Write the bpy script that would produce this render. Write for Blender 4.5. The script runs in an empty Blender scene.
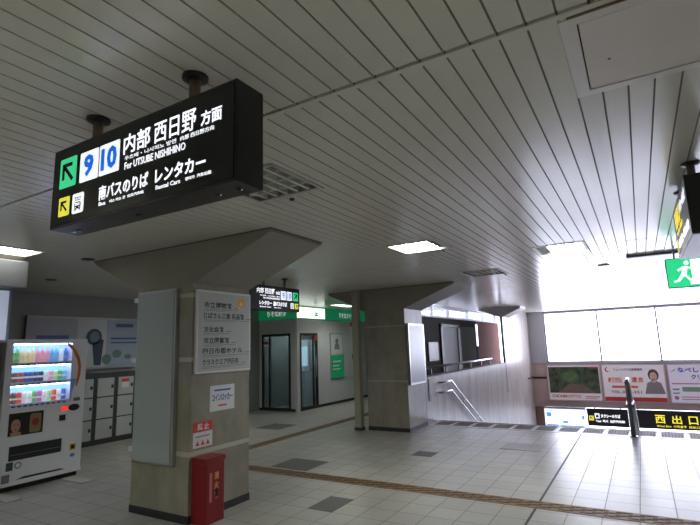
import bpy, bmesh, math, random
from mathutils import Vector, Matrix
random.seed(4)
SC = bpy.context.scene
COL = SC.collection
PI = math.pi

# ------------------------------------------------------------------ camera
cam_data = bpy.data.cameras.new('camera')
cam_data.sensor_width = 36.0
cam_data.lens = 24.85
cam = bpy.data.objects.new('camera', cam_data)
COL.objects.link(cam)
R = Matrix(((0.85870777, 0.11521771, 0.49934541),
            (0.51143579, -0.13093459, -0.84928768),
            (-0.03247139, 0.98467305, -0.17136101)))
cam.matrix_world = Matrix.Translation((0, 0, 1.65)) @ R.to_4x4()
SC.camera = cam

# ------------------------------------------------------------------ world, light, exposure
world = bpy.data.worlds.new('overcast_daylight')
SC.world = world
world.use_nodes = True
bg = world.node_tree.nodes['Background']
bg.inputs['Color'].default_value = (0.74, 0.77, 1.0, 1)
bg.inputs['Strength'].default_value = 6.5
SC.view_settings.view_transform = 'Standard'
SC.view_settings.look = 'None'
SC.view_settings.gamma = 1.0
SC.view_settings.use_curve_mapping = False
SC.view_settings.exposure = 0.0
LAMP_POWER = 44.0
H = 2.8          # ceiling height

def area(name, loc, rot, sx, sy, power, color):
    l = bpy.data.lights.new(name, 'AREA')
    l.shape = 'RECTANGLE'; l.size = sx; l.size_y = sy; l.energy = power; l.color = color
    o = bpy.data.objects.new(name, l); COL.objects.link(o)
    o.location = loc; o.rotation_euler = rot
    return o
# daylight pushing in through the big stairwell windows (just outside the glass)
area('window_daylight', (-0.4, 21.55, 1.8), (-PI/2 - 0.25, 0, 0), 6.0, 2.0, 330, (0.80, 0.82, 1.0))

# ------------------------------------------------------------------ materials
def lin(c):
    return tuple((x/255/12.92 if x/255 <= 0.04045 else ((x/255+0.055)/1.055)**2.4) for x in c) + (1,)
MATS = {}
def mat(name, rgb, rough=0.6, metal=0.0, var=0.0, scale=4.0, bump=0.0, emit=0.0, spec=0.5, stretch=(1,1,1), rgb2=None, coat=0.0, detail=5):
    if name in MATS: return MATS[name]
    m = bpy.data.materials.new(name); m.use_nodes = True
    nt = m.node_tree; b = nt.nodes['Principled BSDF']
    b.inputs['Base Color'].default_value = lin(rgb)
    b.inputs['Roughness'].default_value = rough
    b.inputs['Metallic'].default_value = metal
    b.inputs['Specular IOR Level'].default_value = spec
    b.inputs['Coat Weight'].default_value = coat
    if emit:
        b.inputs['Emission Color'].default_value = lin(rgb)
        b.inputs['Emission Strength'].default_value = emit
    if var or bump or rgb2:
        tc = nt.nodes.new('ShaderNodeTexCoord'); mp = nt.nodes.new('ShaderNodeMapping')
        mp.inputs['Scale'].default_value = stretch
        nt.links.new(tc.outputs['Object'], mp.inputs['Vector'])
        n = nt.nodes.new('ShaderNodeTexNoise'); n.inputs['Scale'].default_value = scale; n.inputs['Detail'].default_value = detail
        n.inputs['Roughness'].default_value = 0.65
        nt.links.new(mp.outputs['Vector'], n.inputs['Vector'])
        cr = nt.nodes.new('ShaderNodeValToRGB')
        c = lin(rgb); c2 = lin(rgb2) if rgb2 else c
        lo = tuple(v*(1-var) for v in c[:3])+(1,); hi = tuple(min(1, v*(1+var)) for v in c2[:3])+(1,)
        cr.color_ramp.elements[0].position = 0.3; cr.color_ramp.elements[0].color = lo
        cr.color_ramp.elements[1].position = 0.72; cr.color_ramp.elements[1].color = hi
        nt.links.new(n.outputs['Fac'], cr.inputs['Fac'])
        nt.links.new(cr.outputs['Color'], b.inputs['Base Color'])
        if bump:
            bp = nt.nodes.new('ShaderNodeBump'); bp.inputs['Strength'].default_value = bump; bp.inputs['Distance'].default_value = 0.01
            n2 = nt.nodes.new('ShaderNodeTexNoise'); n2.inputs['Scale'].default_value = scale*9; n2.inputs['Detail'].default_value = 3
            nt.links.new(mp.outputs['Vector'], n2.inputs['Vector'])
            nt.links.new(n2.outputs['Fac'], bp.inputs['Height']); nt.links.new(bp.outputs['Normal'], b.inputs['Normal'])
    MATS[name] = m
    return m

def tile_mat():
    m = bpy.data.materials.new('floor_tile'); m.use_nodes = True
    nt = m.node_tree; b = nt.nodes['Principled BSDF']; N = nt.nodes.new; L = nt.links.new
    tc = N('ShaderNodeTexCoord'); sp = N('ShaderNodeSeparateXYZ'); L(tc.outputs['Object'], sp.inputs[0])
    def m1(op, a, bb=None, cc=None):
        n = N('ShaderNodeMath'); n.operation = op
        for i, v in enumerate((a, bb, cc)):
            if v is None: continue
            if isinstance(v, (int, float)): n.inputs[i].default_value = v
            else: L(v, n.inputs[i])
        return n.outputs[0]
    masks = []; ids = []
    for ax, off in (('X', 1.10), ('Y', 0.10)):
        t = m1('DIVIDE', m1('ADD', sp.outputs[ax], off + 30.0), 0.30)
        fr = m1('FRACT', t); ids.append(m1('FLOOR', t))
        d = m1('MINIMUM', fr, m1('SUBTRACT', 1.0, fr))
        masks.append(m1('LESS_THAN', d, 0.014))
    grout = m1('MAXIMUM', masks[0], masks[1])
    cb = N('ShaderNodeCombineXYZ'); L(ids[0], cb.inputs[0]); L(ids[1], cb.inputs[1])
    wn = N('ShaderNodeTexWhiteNoise'); wn.noise_dimensions = '2D'; L(cb.outputs[0], wn.inputs['Vector'])
    ns = N('ShaderNodeTexNoise'); ns.inputs['Scale'].default_value = 0.9; ns.inputs['Detail'].default_value = 6; L(tc.outputs['Object'], ns.inputs['Vector'])
    f = m1('MULTIPLY_ADD', wn.outputs['Value'], 0.20, m1('MULTIPLY', ns.outputs['Fac'], 0.8))
    cr = N('ShaderNodeValToRGB')
    cr.color_ramp.elements[0].position = 0.3; cr.color_ramp.elements[0].color = lin((154, 152, 149))
    cr.color_ramp.elements[1].position = 0.75; cr.color_ramp.elements[1].color = lin((178, 177, 174))
    L(f, cr.inputs['Fac'])
    mx = N('ShaderNodeMix'); mx.data_type = 'RGBA'; L(grout, mx.inputs[0]); L(cr.outputs['Color'], mx.inputs[6]); mx.inputs[7].default_value = lin((124, 119, 112))
    L(mx.outputs[2], b.inputs['Base Color'])
    rr = m1('MULTIPLY_ADD', ns.outputs['Fac'], 0.06, 0.27); rr2 = m1('MULTIPLY_ADD', grout, 0.3, rr)
    L(rr2, b.inputs['Roughness'])
    bp = N('ShaderNodeBump'); bp.inputs['Strength'].default_value = 0.25; bp.inputs['Distance'].default_value = 0.004
    inv = m1('SUBTRACT', 1.0, grout); L(inv, bp.inputs['Height']); L(bp.outputs['Normal'], b.inputs['Normal'])
    return m

def glass_mat(name, tint=(1, 1, 1), refl=0.12):
    m = bpy.data.materials.new(name); m.use_nodes = True
    nt = m.node_tree; nt.nodes.remove(nt.nodes['Principled BSDF']); out = nt.nodes['Material Output']
    t = nt.nodes.new('ShaderNodeBsdfTransparent'); t.inputs[0].default_value = (*tint, 1)
    g = nt.nodes.new('ShaderNodeBsdfGlossy'); g.inputs['Roughness'].default_value = 0.02
    lw = nt.nodes.new('ShaderNodeLayerWeight'); lw.inputs['Blend'].default_value = refl
    mx = nt.nodes.new('ShaderNodeMixShader')
    ge = nt.nodes.new('ShaderNodeNewGeometry'); inv = nt.nodes.new('ShaderNodeMath'); inv.operation = 'SUBTRACT'; inv.inputs[0].default_value = 1.0
    mul = nt.nodes.new('ShaderNodeMath'); mul.operation = 'MULTIPLY'
    nt.links.new(ge.outputs['Backfacing'], inv.inputs[1]); nt.links.new(lw.outputs['Fresnel'], mul.inputs[0]); nt.links.new(inv.outputs[0], mul.inputs[1])
    nt.links.new(mul.outputs[0], mx.inputs[0]); nt.links.new(t.outputs[0], mx.inputs[1]); nt.links.new(g.outputs[0], mx.inputs[2])
    nt.links.new(mx.outputs[0], out.inputs['Surface'])
    MATS[name] = m
    return m

M_TILE = tile_mat()
M_GLASS = glass_mat('clear_glass')
M_DGLASS = glass_mat('smoked_glass', (0.5, 0.56, 0.55), 0.3)
M_PLANK = mat('painted_metal_plank', (208, 205, 195), 0.22, 0.0, var=0.03, scale=1.5, spec=0.6)
M_VOID = mat('dark_void', (74, 66, 54), 0.95)
M_CONC = mat('pillar_concrete', (140, 135, 122), 0.42, var=0.26, scale=3.2, bump=0.10, stretch=(1, 1, 0.55))
M_CONC_P = mat('painted_stair_concrete', (150, 140, 135), 0.33, var=0.34, scale=2.2, bump=0.08, stretch=(1, 1.6, 0.35))
M_CAP = mat('capital_plaster', (140, 135, 124), 0.6, var=0.05, scale=2)
M_SKIRT = mat('black_skirting', (42, 42, 44), 0.5)
M_BAND = mat('pale_joint_band', (178, 178, 166), 0.5, var=0.05)
M_WALL = mat('grey_wall_paint', (140, 142, 138), 0.6, var=0.04, scale=1.5)
M_WHITE = mat('white_panel', (215, 217, 220), 0.35)
M_KIOSK = mat('booth_white_panel', (205, 208, 214), 0.35, var=0.02)
M_ALU = mat('brushed_aluminium', (178, 180, 184), 0.3, metal=0.85)
M_STEEL = mat('polished_steel', (190, 192, 196), 0.18, metal=1.0)
M_DKMET = mat('dark_bronze_metal', (62, 58, 54), 0.4, metal=0.5)
M_BLACK = mat('black_sign_body', (22, 20, 20), 0.35)
M_BLACKF = mat('black_sign_face', (14, 14, 15), 0.22)
M_TAN = mat('tan_painted_pipe', (128, 108, 90), 0.5)
M_BROWN = mat('red_brown_wall', (128, 74, 54), 0.85, var=0.07, scale=2)
M_PINK = mat('pinkish_stone_band', (198, 172, 166), 0.4, var=0.06, scale=1.2)
M_LET_W = mat('lit_white_lettering', (245, 248, 255), 0.5, emit=1.15)
M_LET_Y = mat('lit_yellow_lettering', (246, 226, 60), 0.5, emit=1.0)
M_LIT_W = mat('lit_white_sign_panel', (240, 244, 250), 0.5, emit=0.95)
M_LIT_G = mat('lit_green_sign_panel', (60, 205, 140), 0.5, emit=0.8)
M_LIT_Y = mat('lit_yellow_sign_panel', (228, 222, 70), 0.5, emit=0.8)
M_LIT_B = mat('blue_digits', (15, 105, 225), 0.5, emit=0.75)
M_TUBE = mat('ceiling_light_diffuser', (252, 255, 244), 0.5, emit=LAMP_POWER)
M_LOUV = mat('white_louvre', (205, 205, 198), 0.35)
M_RED = mat('dark_red_enamel', (128, 18, 28), 0.35)
M_REDB = mat('bright_red_print', (205, 60, 55), 0.5)
M_BLKP = mat('black_print', (40, 42, 46), 0.6)
M_GRYP = mat('grey_print', (120, 124, 128), 0.6)
M_BLUP = mat('blue_print', (30, 80, 170), 0.6)
M_YELP = mat('yellow_orange_print', (232, 170, 40), 0.6)
M_PAPER = mat('white_paper', (214, 216, 222), 0.6)
M_TACT = mat('brown_tactile_tile', (128, 100, 72), 0.5, var=0.15, scale=12)
M_TACT2 = mat('tactile_tile_groove', (84, 66, 50), 0.7)
M_INSP = mat('dark_granite_tile', (100, 100, 102), 0.6, var=0.25, scale=30)

# ------------------------------------------------------------------ mesh helpers
ORG = {}
class MB:
    def __init__(s): s.bm = bmesh.new()
    def box(s, x0, x1, y0, y1, z0, z1):
        if x0 > x1: x0, x1 = x1, x0
        if y0 > y1: y0, y1 = y1, y0
        if z0 > z1: z0, z1 = z1, z0
        v = [s.bm.verts.new((x, y, z)) for z in (z0, z1) for y in (y0, y1) for x in (x0, x1)]
        for f in ((0, 2, 3, 1), (4, 5, 7, 6), (0, 1, 5, 4), (2, 6, 7, 3), (0, 4, 6, 2), (1, 3, 7, 5)):
            s.bm.faces.new([v[i] for i in f])
        return s
    def poly(s, pts):
        s.bm.faces.new([s.bm.verts.new(p) for p in pts]); return s
    def hull(s, bot, top):           # prism between two equal-length rings
        a = [s.bm.verts.new(p) for p in bot]; b = [s.bm.verts.new(p) for p in top]; n = len(a)
        s.bm.faces.new(a[::-1]); s.bm.faces.new(b)
        for i in range(n): s.bm.faces.new((a[i], a[(i+1) % n], b[(i+1) % n], b[i]))
        return s
    def tube(s, pts, r, n=10, cap=True):
        pts = [Vector(p) for p in pts]; rings = []
        for i, p in enumerate(pts):
            d = (pts[min(i+1, len(pts)-1)] - pts[max(i-1, 0)]).normalized()
            u = d.orthogonal().normalized() if abs(d.z) > 0.99 else d.cross(Vector((0, 0, 1))).normalized()
            w = d.cross(u).normalized()
            rr = r[i] if isinstance(r, (list, tuple)) else r
            rings.append([s.bm.verts.new(p + rr*(math.cos(2*PI*k/n)*u + math.sin(2*PI*k/n)*w)) for k in range(n)])
        for a, b in zip(rings, rings[1:]):
            for k in range(n): s.bm.faces.new((a[k], a[(k+1) % n], b[(k+1) % n], b[k]))
        if cap: s.bm.faces.new(rings[0][::-1]); s.bm.faces.new(rings[-1])
        return s
    def lathe(s, x, y, prof, n=20):
        rings = [[s.bm.verts.new((x + r*math.cos(2*PI*k/n), y + r*math.sin(2*PI*k/n), z)) for k in range(n)] for r, z in prof]
        for a, b in zip(rings, rings[1:]):
            for k in range(n): s.bm.faces.new((a[k], a[(k+1) % n], b[(k+1) % n], b[k]))
        s.bm.faces.new(rings[0][::-1]); s.bm.faces.new(rings[-1]); return s
    def build(s, name, m, parent=None, bevel=0.0, smooth=False):
        bmesh.ops.recalc_face_normals(s.bm, faces=s.bm.faces)
        off = ORG[parent] if parent else Vector((0, 0, 0))
        if parent: bmesh.ops.translate(s.bm, verts=s.bm.verts, vec=-off)
        me = bpy.data.meshes.new(name); s.bm.to_mesh(me); s.bm.free()
        o = bpy.data.objects.new(name, me); COL.objects.link(o)
        if m: me.materials.append(m)
        if parent: o.parent = parent
        ORG[o] = off
        if smooth:
            for p in me.polygons: p.use_smooth = True
        if bevel:
            b = o.modifiers.new('bevel', 'BEVEL'); b.width = bevel; b.segments = 2; b.limit_method = 'ANGLE'
        return o

def tag(o, label, cat, group=None):
    o['label'] = label; o['category'] = cat
    if group: o['group'] = group
    return o
def thing(name, loc, label, cat, group=None):
    o = bpy.data.objects.new(name, None); COL.objects.link(o); o.location = loc; o.empty_display_size = 0.1
    ORG[o] = Vector(loc)
    return tag(o, label, cat, group)
def struct(name, mb, m):
    o = mb.build(name, m); o['kind'] = 'structure'; return o
def dup(root, loc, label=None):
    r = root.copy(); COL.objects.link(r); r.location = loc; ORG[r] = Vector(loc)
    if label: r['label'] = label
    for ch in list(root.children):
        c = ch.copy(); COL.objects.link(c); c.parent = r
        for g in list(ch.children):
            d = g.copy(); COL.objects.link(d); d.parent = c
    return r

# flat drawings on a plane: u to the viewer's right, v up, lifted along n
class Plane:
    def __init__(s, o, u, n):
        s.o = Vector(o); s.u = Vector(u); s.n = Vector(n); s.v = Vector((0, 0, 1))
    def p(s, u, v, l=0.0): return s.o + s.u*u + s.v*v + s.n*l
    def slab(s, mb, pts, l=0.002):
        mb.hull([s.p(a, b, 0) for a, b in pts], [s.p(a, b, l) for a, b in pts]); return mb
    def rect(s, mb, u0, v0, u1, v1, l=0.002): return s.slab(mb, [(u0, v0), (u1, v0), (u1, v1), (u0, v1)], l)
    def ell(s, mb, u, v, ru, rv, l=0.002, n=20, a0=0, a1=2*PI):
        return s.slab(mb, [(u + ru*math.cos(a0 + (a1-a0)*k/n), v + rv*math.sin(a0 + (a1-a0)*k/n)) for k in range(n)], l)
    def rrect(s, mb, u0, v0, u1, v1, r, l=0.002):
        pts = []
        for cx, cy, a in ((u1-r, v1-r, 0), (u0+r, v1-r, PI/2), (u0+r, v0+r, PI), (u1-r, v0+r, 1.5*PI)):
            for k in range(5): pts.append((cx + r*math.cos(a + k*PI/8), cy + r*math.sin(a + k*PI/8)))
        return s.slab(mb, pts, l)
    def text(s, body, u0, v0, u1, v1, m, parent, l=0.004, bold=0.02, name='lettering'):
        c = bpy.data.curves.new(name, 'FONT'); c.body = body; c.offset = bold; c.extrude = 0.01; c.resolution_u = 2
        o = bpy.data.objects.new(name, c); COL.objects.link(o)
        dg = bpy.context.evaluated_depsgraph_get(); dg.update()
        me = bpy.data.meshes.new_from_object(o.evaluated_get(dg)); bpy.data.objects.remove(o); bpy.data.curves.remove(c)
        xs = [v.co.x for v in me.vertices]; ys = [v.co.y for v in me.vertices]
        x0, x1, y0, y1 = min(xs), max(xs), min(ys), max(ys)
        su = (u1-u0)/(x1-x0); sv = (v1-v0)/max(y1-y0, 1e-6)
        off = ORG[parent] if parent else Vector((0, 0, 0))
        for v in me.vertices:
            q = s.p(u0 + (v.co.x-x0)*su, v0 + (v.co.y-y0)*sv, l + (0.0006 if v.co.z > 0 else -0.0006)); v.co = q - off
        me.materials.clear(); me.materials.append(m)
        t = bpy.data.objects.new(name, me); COL.objects.link(t); t.parent = parent; ORG[t] = off
        return t

# ------------------------------------------------------------------ setting
XR, YB, YF = 3.6, -3.6, 21.2          # right wall, back wall, far wall
XS = -3.98                            # plane of the pillars' right faces and of the stairwell wall
ST = 10.4                             # top edge of the stairs
fl = MB()
fl.box(-9.6, XR+0.2, YB-0.2, ST, -0.25, 0)
fl.box(-9.6, XS-0.1, ST, YF+0.2, -0.25, 0)
struct('floor', fl, M_TILE)

# hole rectangles in the ceiling: light fittings, grilles
FIT = {  # x0, x1, y0, y1, kind
 'a': (-2.47, -1.87, 5.04, 5.62, 'lit'), 'b': (-1.05, -0.46, 6.30, 6.93, 'lit2'), 'c': (-6.18, -5.58, 2.36, 2.84, 'lit'),
 'd': (-2.47, -1.87, 2.25, 2.82, 'off'), 'e': (-2.44, -1.84, 7.72, 8.42, 'off'),
 'f': (1.55, 2.15, -1.0, -0.4, 'lit'), 'g': (-2.47, -1.87, -1.9, -1.3, 'lit'), 'h': (-6.18, -5.58, -1.6, -1.0, 'lit'),  # unseen fittings added behind the view to brighten the concourse
 'i': (1.9, 2.5, 3.6, 4.2, 'lit'), 'j': (-7.5, -6.9, 6.5, 7.1, 'lit'),  # two more out-of-view fittings added for fill light
 'm': (-4.3, -3.7, -0.9, -0.3, 'lit'), 'n': (-4.3, -3.7, -3.0, -2.4, 'lit'), 'o': (0.0, 0.6, -2.4, -1.8, 'lit'),  # unseen fittings added to lift the dim left side and ceiling
 'k': (-7.30, -6.95, 11.2, 12.2, 'lit'), 'l': (-6.6, -6.0, 16.2, 16.8, 'lit'),
}
HATCH = (-0.10, 1.10, 1.80, 2.42)
JOINTS = [-1.9, 1.73, 6.64, 11.5, 16.3]
holes = [v[:4] for v in FIT.values()] + [HATCH]
cl = MB(); gp = MB(); pitch = 0.1055
SHAFT = (-6.5, -5.34, 12.32, YF)  # roof opening over an added shaft that lets sky brighten the clerestory
holes.append(SHAFT)
def plank(xa, xb, ya, yb):
    hs = [h for h in holes if h[0] < xb and h[1] > xa and h[2] < yb and h[3] > ya]
    if not hs:
        cl.box(xa, xb, ya, yb, H, H+0.018); gp.box(xb-0.001, xb+0.0095, ya, yb, H+0.006, H+0.017); return
    h = hs[0]
    if h[2] > ya: plank(xa, xb, ya, h[2])
    if h[3] < yb: plank(xa, xb, h[3], yb)
    y0, y1 = max(ya, h[2]), min(yb, h[3])
    if h[0] > xa + 0.004: plank(xa, h[0], y0, y1)
    if h[1] < xb - 0.004: plank(h[1], xb, y0, y1)
edges = [YB] + JOINTS + [YF]
k0 = int((-9.4 + 1.393)/pitch) - 1
x = -1.393 + k0*pitch
while x < XR:
    for a, b in zip(edges, edges[1:]):
        plank(x+0.0042, x+pitch-0.0042, a+0.009, b-0.009)
    x += pitch
struct('ceiling', gp, mat('plank_gap', (118, 110, 94), 0.8))
ce = cl.build('ceiling', M_PLANK); ce['kind'] = 'structure'
bk = MB(); bk.box(-9.6, XR+0.2, YB-0.2, SHAFT[2], H+0.16, H+0.3); bk.box(-9.6, SHAFT[0], SHAFT[2], YF+0.2, H+0.16, H+0.3); bk.box(SHAFT[1], XR+0.2, SHAFT[2], YF+0.2, H+0.16, H+0.3)
for y in JOINTS: bk.box(-9.5 if y < 12 else SHAFT[1], XR, y-0.02, y+0.02, H+0.03, H+0.05)
struct('ceiling', bk, M_VOID)
# cover strips that hide the plank ends along the first joint
cs = MB(); cs.box(-9.3, XR, 1.741, 1.768, H-0.003, H+0.0)
struct('trim_1', cs, M_PLANK)

w = MB(); w.box(-9.5, -9.3, YB, YF, 0, H+0.1); struct('wall_left', w, M_WALL)
w = MB(); w.box(-9.5, XR+0.2, YB-0.2, YB, 0, H+0.1); struct('wall_back', w, M_WALL)
w = MB(); w.box(XR, XR+0.2, YB, YF, -4.6, H+0.1); struct('wall_right', w, M_WALL)
w = MB(); w.box(-6.6, -6.5, 12.2, YF, 0, H+0.16); w.box(-6.5, -5.34, 12.2, 12.32, 0, H+0.16); w.box(-6.5, -5.32, YF, YF+0.2, 0, H+0.16); struct('wall_added_shaft', w, M_WHITE)  # white open-topped shaft, added so the clerestory glass looks bright
w = MB(); w.box(-9.3, -6.5, YF, YF+0.2, 0, H+0.1); struct('wall_front', w, M_WALL)
# raised passage beside the stairwell: low wall plus clerestory glass
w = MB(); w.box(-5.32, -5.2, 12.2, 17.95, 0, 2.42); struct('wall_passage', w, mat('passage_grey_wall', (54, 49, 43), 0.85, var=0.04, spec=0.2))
w = MB(); w.box(-5.32, -5.2, 17.95, YF, 0, 2.42); struct('wall_passage', w, M_BROWN)
w = MB(); w.box(-5.34, -5.17, 12.2, YF, 2.42, 2.47); struct('trim_2', w, M_WHITE)
wf = MB()
for y in (12.2, 13.6, 15.0, 17.0, 19.0, 20.9): wf.box(-5.30, -5.22, y, y+0.06, 2.47, H)
wf.box(-5.30, -5.22, 12.2, YF, H-0.05, H)
struct('window_2', wf, M_ALU)
pn = MB(); pn.box(-5.262, -5.258, 12.26, 20.9, 2.47, H-0.05); struct('window_2', pn, M_GLASS)

# stairwell wall with parapet on top
w = MB()
w.box(XS-0.2, XS, 9.72, 16.8, -4.6, 0.94)
w.box(XS-0.06, XS, 16.8, YF, -4.6, H)
struct('wall_stairwell', w, M_CONC_P)
w = MB(); w.box(XS-0.22, XS+0.015, 9.72, 16.8, 0.94, 0.965); struct('trim_3', w, M_CAP)

# far wall: sill beam, window, jambs
w = MB(); w.box(XS, XR, YF, YF+0.25, -0.96, 0.72); struct('wall_far', w, M_PINK)
w = MB(); w.box(XS-0.2, -3.38, YF, YF+0.25, 0.72, H+0.1); struct('wall_far', w, mat('pale_jamb', (190, 190, 196), 0.5))
w = MB(); w.box(XS-0.2, -3.62, YF-0.1, YF+0.25, -4.6, -0.96); struct('wall_far', w, mat('brown_column_cladding', (120, 92, 80), 0.5))
w = MB(); w.box(XS, XR, YF-0.03, YF+0.28, 0.70, 0.76); struct('trim_4', w, mat('sill_paint', (176, 170, 180), 0.4))
f = MB()
for xx in (-3.38, -1.43, 0.53, 2.5): f.box(xx, xx+0.06, YF+0.04, YF+0.14, 0.76, 2.74)
f.box(-3.38, XR, YF+0.03, YF+0.15, 2.70, H+0.02); f.box(-3.38, XR, YF+0.04, YF+0.14, 0.76, 0.80)
struct('window_1', f, mat('window_mullion', (150, 150, 165), 0.4))
g = MB(); g.box(-3.32, XR, YF+0.085, YF+0.092, 0.80, 2.70); struct('window_1', g, M_GLASS)
w = MB(); w.box(XS, XS+0.02, 20.2, YF-0.04, 0.16, 0.22) ; w.box(XS, -3.45, YF-0.03, YF-0.001, 0.12, 0.2); struct('trim_5', w, M_DKMET)

# stairs and lower passage
w = MB(); n = 24; rise = 0.165; run = 0.31
for i in range(n):
    w.box(XS+0.001, XR-0.001, ST + i*run, ST + (i+1)*run, -(i+2)*rise-0.12, -(i+1)*rise)
o = w.build('staircase', mat('stair_granite', (150, 146, 142), 0.4, var=0.08, scale=8)); tag(o, 'wide granite staircase going down to the west exit', 'stairs')
w = MB(); w.box(XS, XR, ST + n*run, 26, -4.25, -4.0); struct('floor', w, M_TILE)

# ------------------------------------------------------------------ floor furniture: tactile bands, joint, dark tiles, grating
def band(name, x0, x1, y0, y1, along, label, root=None):
    b = MB(); b.box(x0, x1, y0, y1, 0, 0.004); o = b.build(name, M_TACT)
    tag(o, label, 'tactile strip')
    g = MB()
    if along == 'x':
        k = 0; xx = x0 + 0.05
        while xx < x1 - 0.14:
            for j in range(4):
                yy = y0 + 0.03 + j*(y1-y0-0.05)/4; s = 0.05 if (j + k) % 2 else -0.0
                g.hull([(xx+s, yy, 0.003), (xx+s+0.09, yy+0.022, 0.003), (xx+s+0.09, yy+0.044, 0.003), (xx+s, yy+0.022, 0.003)],
                       [(xx+s, yy, 0.006), (xx+s+0.09, yy+0.022, 0.006), (xx+s+0.09, yy+0.044, 0.006), (xx+s, yy+0.022, 0.006)])
            xx += 0.10; k += 1
    else:
        yy = y0 + 0.05
        while yy < y1 - 0.1:
            for j in range(4):
                xx = x0 + 0.02 + j*(x1-x0-0.04)/4
                g.box(xx, xx+0.035, yy, yy+0.08, 0.003, 0.006)
            yy += 0.12
    gg = g.build('groove_pattern', M_TACT2, o); gg['kind'] = 'stuff'
band('tactile_band', -6.1, XR, 5.36, 5.60, 'x', 'brown tactile paving band crossing the floor in front of the stairs')
band('tactile_band', -6.10, -5.86, 5.605, 16.0, 'y', 'brown tactile paving band running past the white bank booth')
b = MB(); b.box(-1.111, -1.089, -3.5, 5.355, 0, 0.0025); b.box(-1.111, -1.089, 5.605, 9.7, 0, 0.0025)
tag(b.build('expansion_joint', M_SKIRT), 'thin black expansion joint running along the tiled floor to the stairs', 'floor joint')
for i, (x0, x1, y0, y1, lb) in enumerate([
    (-4.75, -4.13, 5.66, 6.22, 'large dark speckled floor tile behind the brown band near the concrete pillar'),
    (-3.2, -2.9, 4.4, 4.85, 'dark speckled floor tile in front of the brown band'),
    (-7.3, -6.68, 8.2, 8.85, 'dark floor tile in front of the booth door'),
    (-3.2, -2.88, 7.07, 7.38, 'small dark floor tile right of the second pillar'),
    (-2.1, -1.5, 8.0, 8.5, 'faint grey floor tile near the stairs grating')]):
    b = MB(); b.box(x0, x1, y0, y1, 0, 0.003)
    tag(b.build('floor_tile', M_INSP if i < 4 else mat('faint_grey_tile', (140, 136, 134), 0.35)), lb, 'floor tile')
# perforated strip along the top of the stairs
b = MB(); b.box(XS+0.02, XR, 9.72, ST, 0, 0.004)
o = tag(b.build('stair_edge_strip', mat('pale_edge_strip', (196, 194, 190), 0.35)), 'pale warning strip with dark hatched pads along the top of the stairs', 'tactile strip')
xx = XS + 0.08
HP = mat('hatched_pad', (98, 82, 76), 0.6)
while xx < XR - 0.3:
    g = MB(); g.hull([(xx-0.005, 9.83, 0.003), (xx+0.31, 9.83, 0.003), (xx+0.35, 10.31, 0.003), (xx+0.035, 10.31, 0.003)],
                     [(xx-0.005, 9.83, 0.0045), (xx+0.31, 9.83, 0.0045), (xx+0.35, 10.31, 0.0045), (xx+0.035, 10.31, 0.0045)])
    g.build('tactile_pad', mat('tactile_pad_base', (150, 142, 138), 0.5), o)
    g = MB()
    for j in range(7):
        for q in range(4):
            a = xx + j*0.046; y = 9.86 + q*0.11
            g.hull([(a, y, 0.0035), (a+0.03, y, 0.0035), (a+0.05, y+0.085, 0.0035), (a+0.02, y+0.085, 0.0035)],
                   [(a, y, 0.0065), (a+0.03, y, 0.0065), (a+0.05, y+0.085, 0.0065), (a+0.02, y+0.085, 0.0065)])
    g.build('pad_hatching', HP, o)
    xx += 0.40
b = MB(); b.box(XS+0.02, XR, ST-0.05, ST+0.0, 0.004, 0.009); b.build('nosing', M_DKMET, o)

# ------------------------------------------------------------------ pillars
def pillar(x0, x1, y0, y1, label, zs, paint=M_CONC, cx=-4.34, half=1.41):
    t = thing('concrete_pillar', ((x0+x1)/2, (y0+y1)/2, 0), label, 'pillar', 'concrete pillars along the concourse')
    b = MB(); b.box(x0, x1, y0, y1, 0, 2.36); b.build('shaft', paint, t)
    e = 0.0
    b = MB()
    def ring(a, c, z): return [(a, y0, z), (c, y0, z), (c, y1, z), (a, y1, z)]
    b.hull(ring(x0, x1, 2.36), ring(cx-half, cx+half, 2.765)); b.box(cx-half, cx+half, y0, y1, 2.765, H)
    b.build('capital', M_CAP, t)
    b = MB()
    b.box(x0-0.006, x1+0.006, y0-0.006, y1+0.006, 0, 0.075); b.build('skirting', M_SKIRT, t)
    for z in zs:
        b = MB(); b.box(x0-0.003, x1+0.003, y0-0.003, y1+0.003, z, z+(0.045 if y0 < 5 else 0.02)); b.build('joint_band', M_BAND, t)
    b = MB(); b.box(cx-half-0.012, cx+half+0.012, y0-0.012, y1+0.012, H-0.012, H-0.0005); b.build('ceiling_trim', mat('dark_bead', (92, 84, 70), 0.6), t)  # dark brown bead around the top of the capital
    return t
pillar(-4.87, XS, 3.50, 4.36, 'concrete pillar with blank panel, guide board and red extinguisher box', (0.62, 1.55, 2.215))
pillar(-4.87, XS, 8.82, 9.71, 'plain concrete pillar beside the stairwell parapet, with a glossy lightbox', (0.945, 2.02))
t = thing('concrete_pillar', (-4.05, 17.2, 0), 'pale far pillar with small flared capital beyond the stairs, next to the big windows', 'pillar', 'concrete pillars along the concourse')
b = MB(); b.box(-4.05, XS+0.012, 16.79, 17.7, 0, 2.47); b.build('shaft', M_CONC_P, t)
b = MB(); b.hull([(-4.05, 16.79, 2.47), (XS+0.012, 16.79, 2.47), (XS+0.012, 17.7, 2.47), (-4.05, 17.7, 2.47)], [(-4.75, 16.79, 2.74), (-3.35, 16.79, 2.74), (-3.35, 17.7, 2.74), (-4.75, 17.7, 2.74)])
b.box(-4.75, -3.35, 16.79, 17.7, 2.74, H); b.build('capital', mat('pale_capital', (190, 180, 178), 0.5), t)

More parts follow.
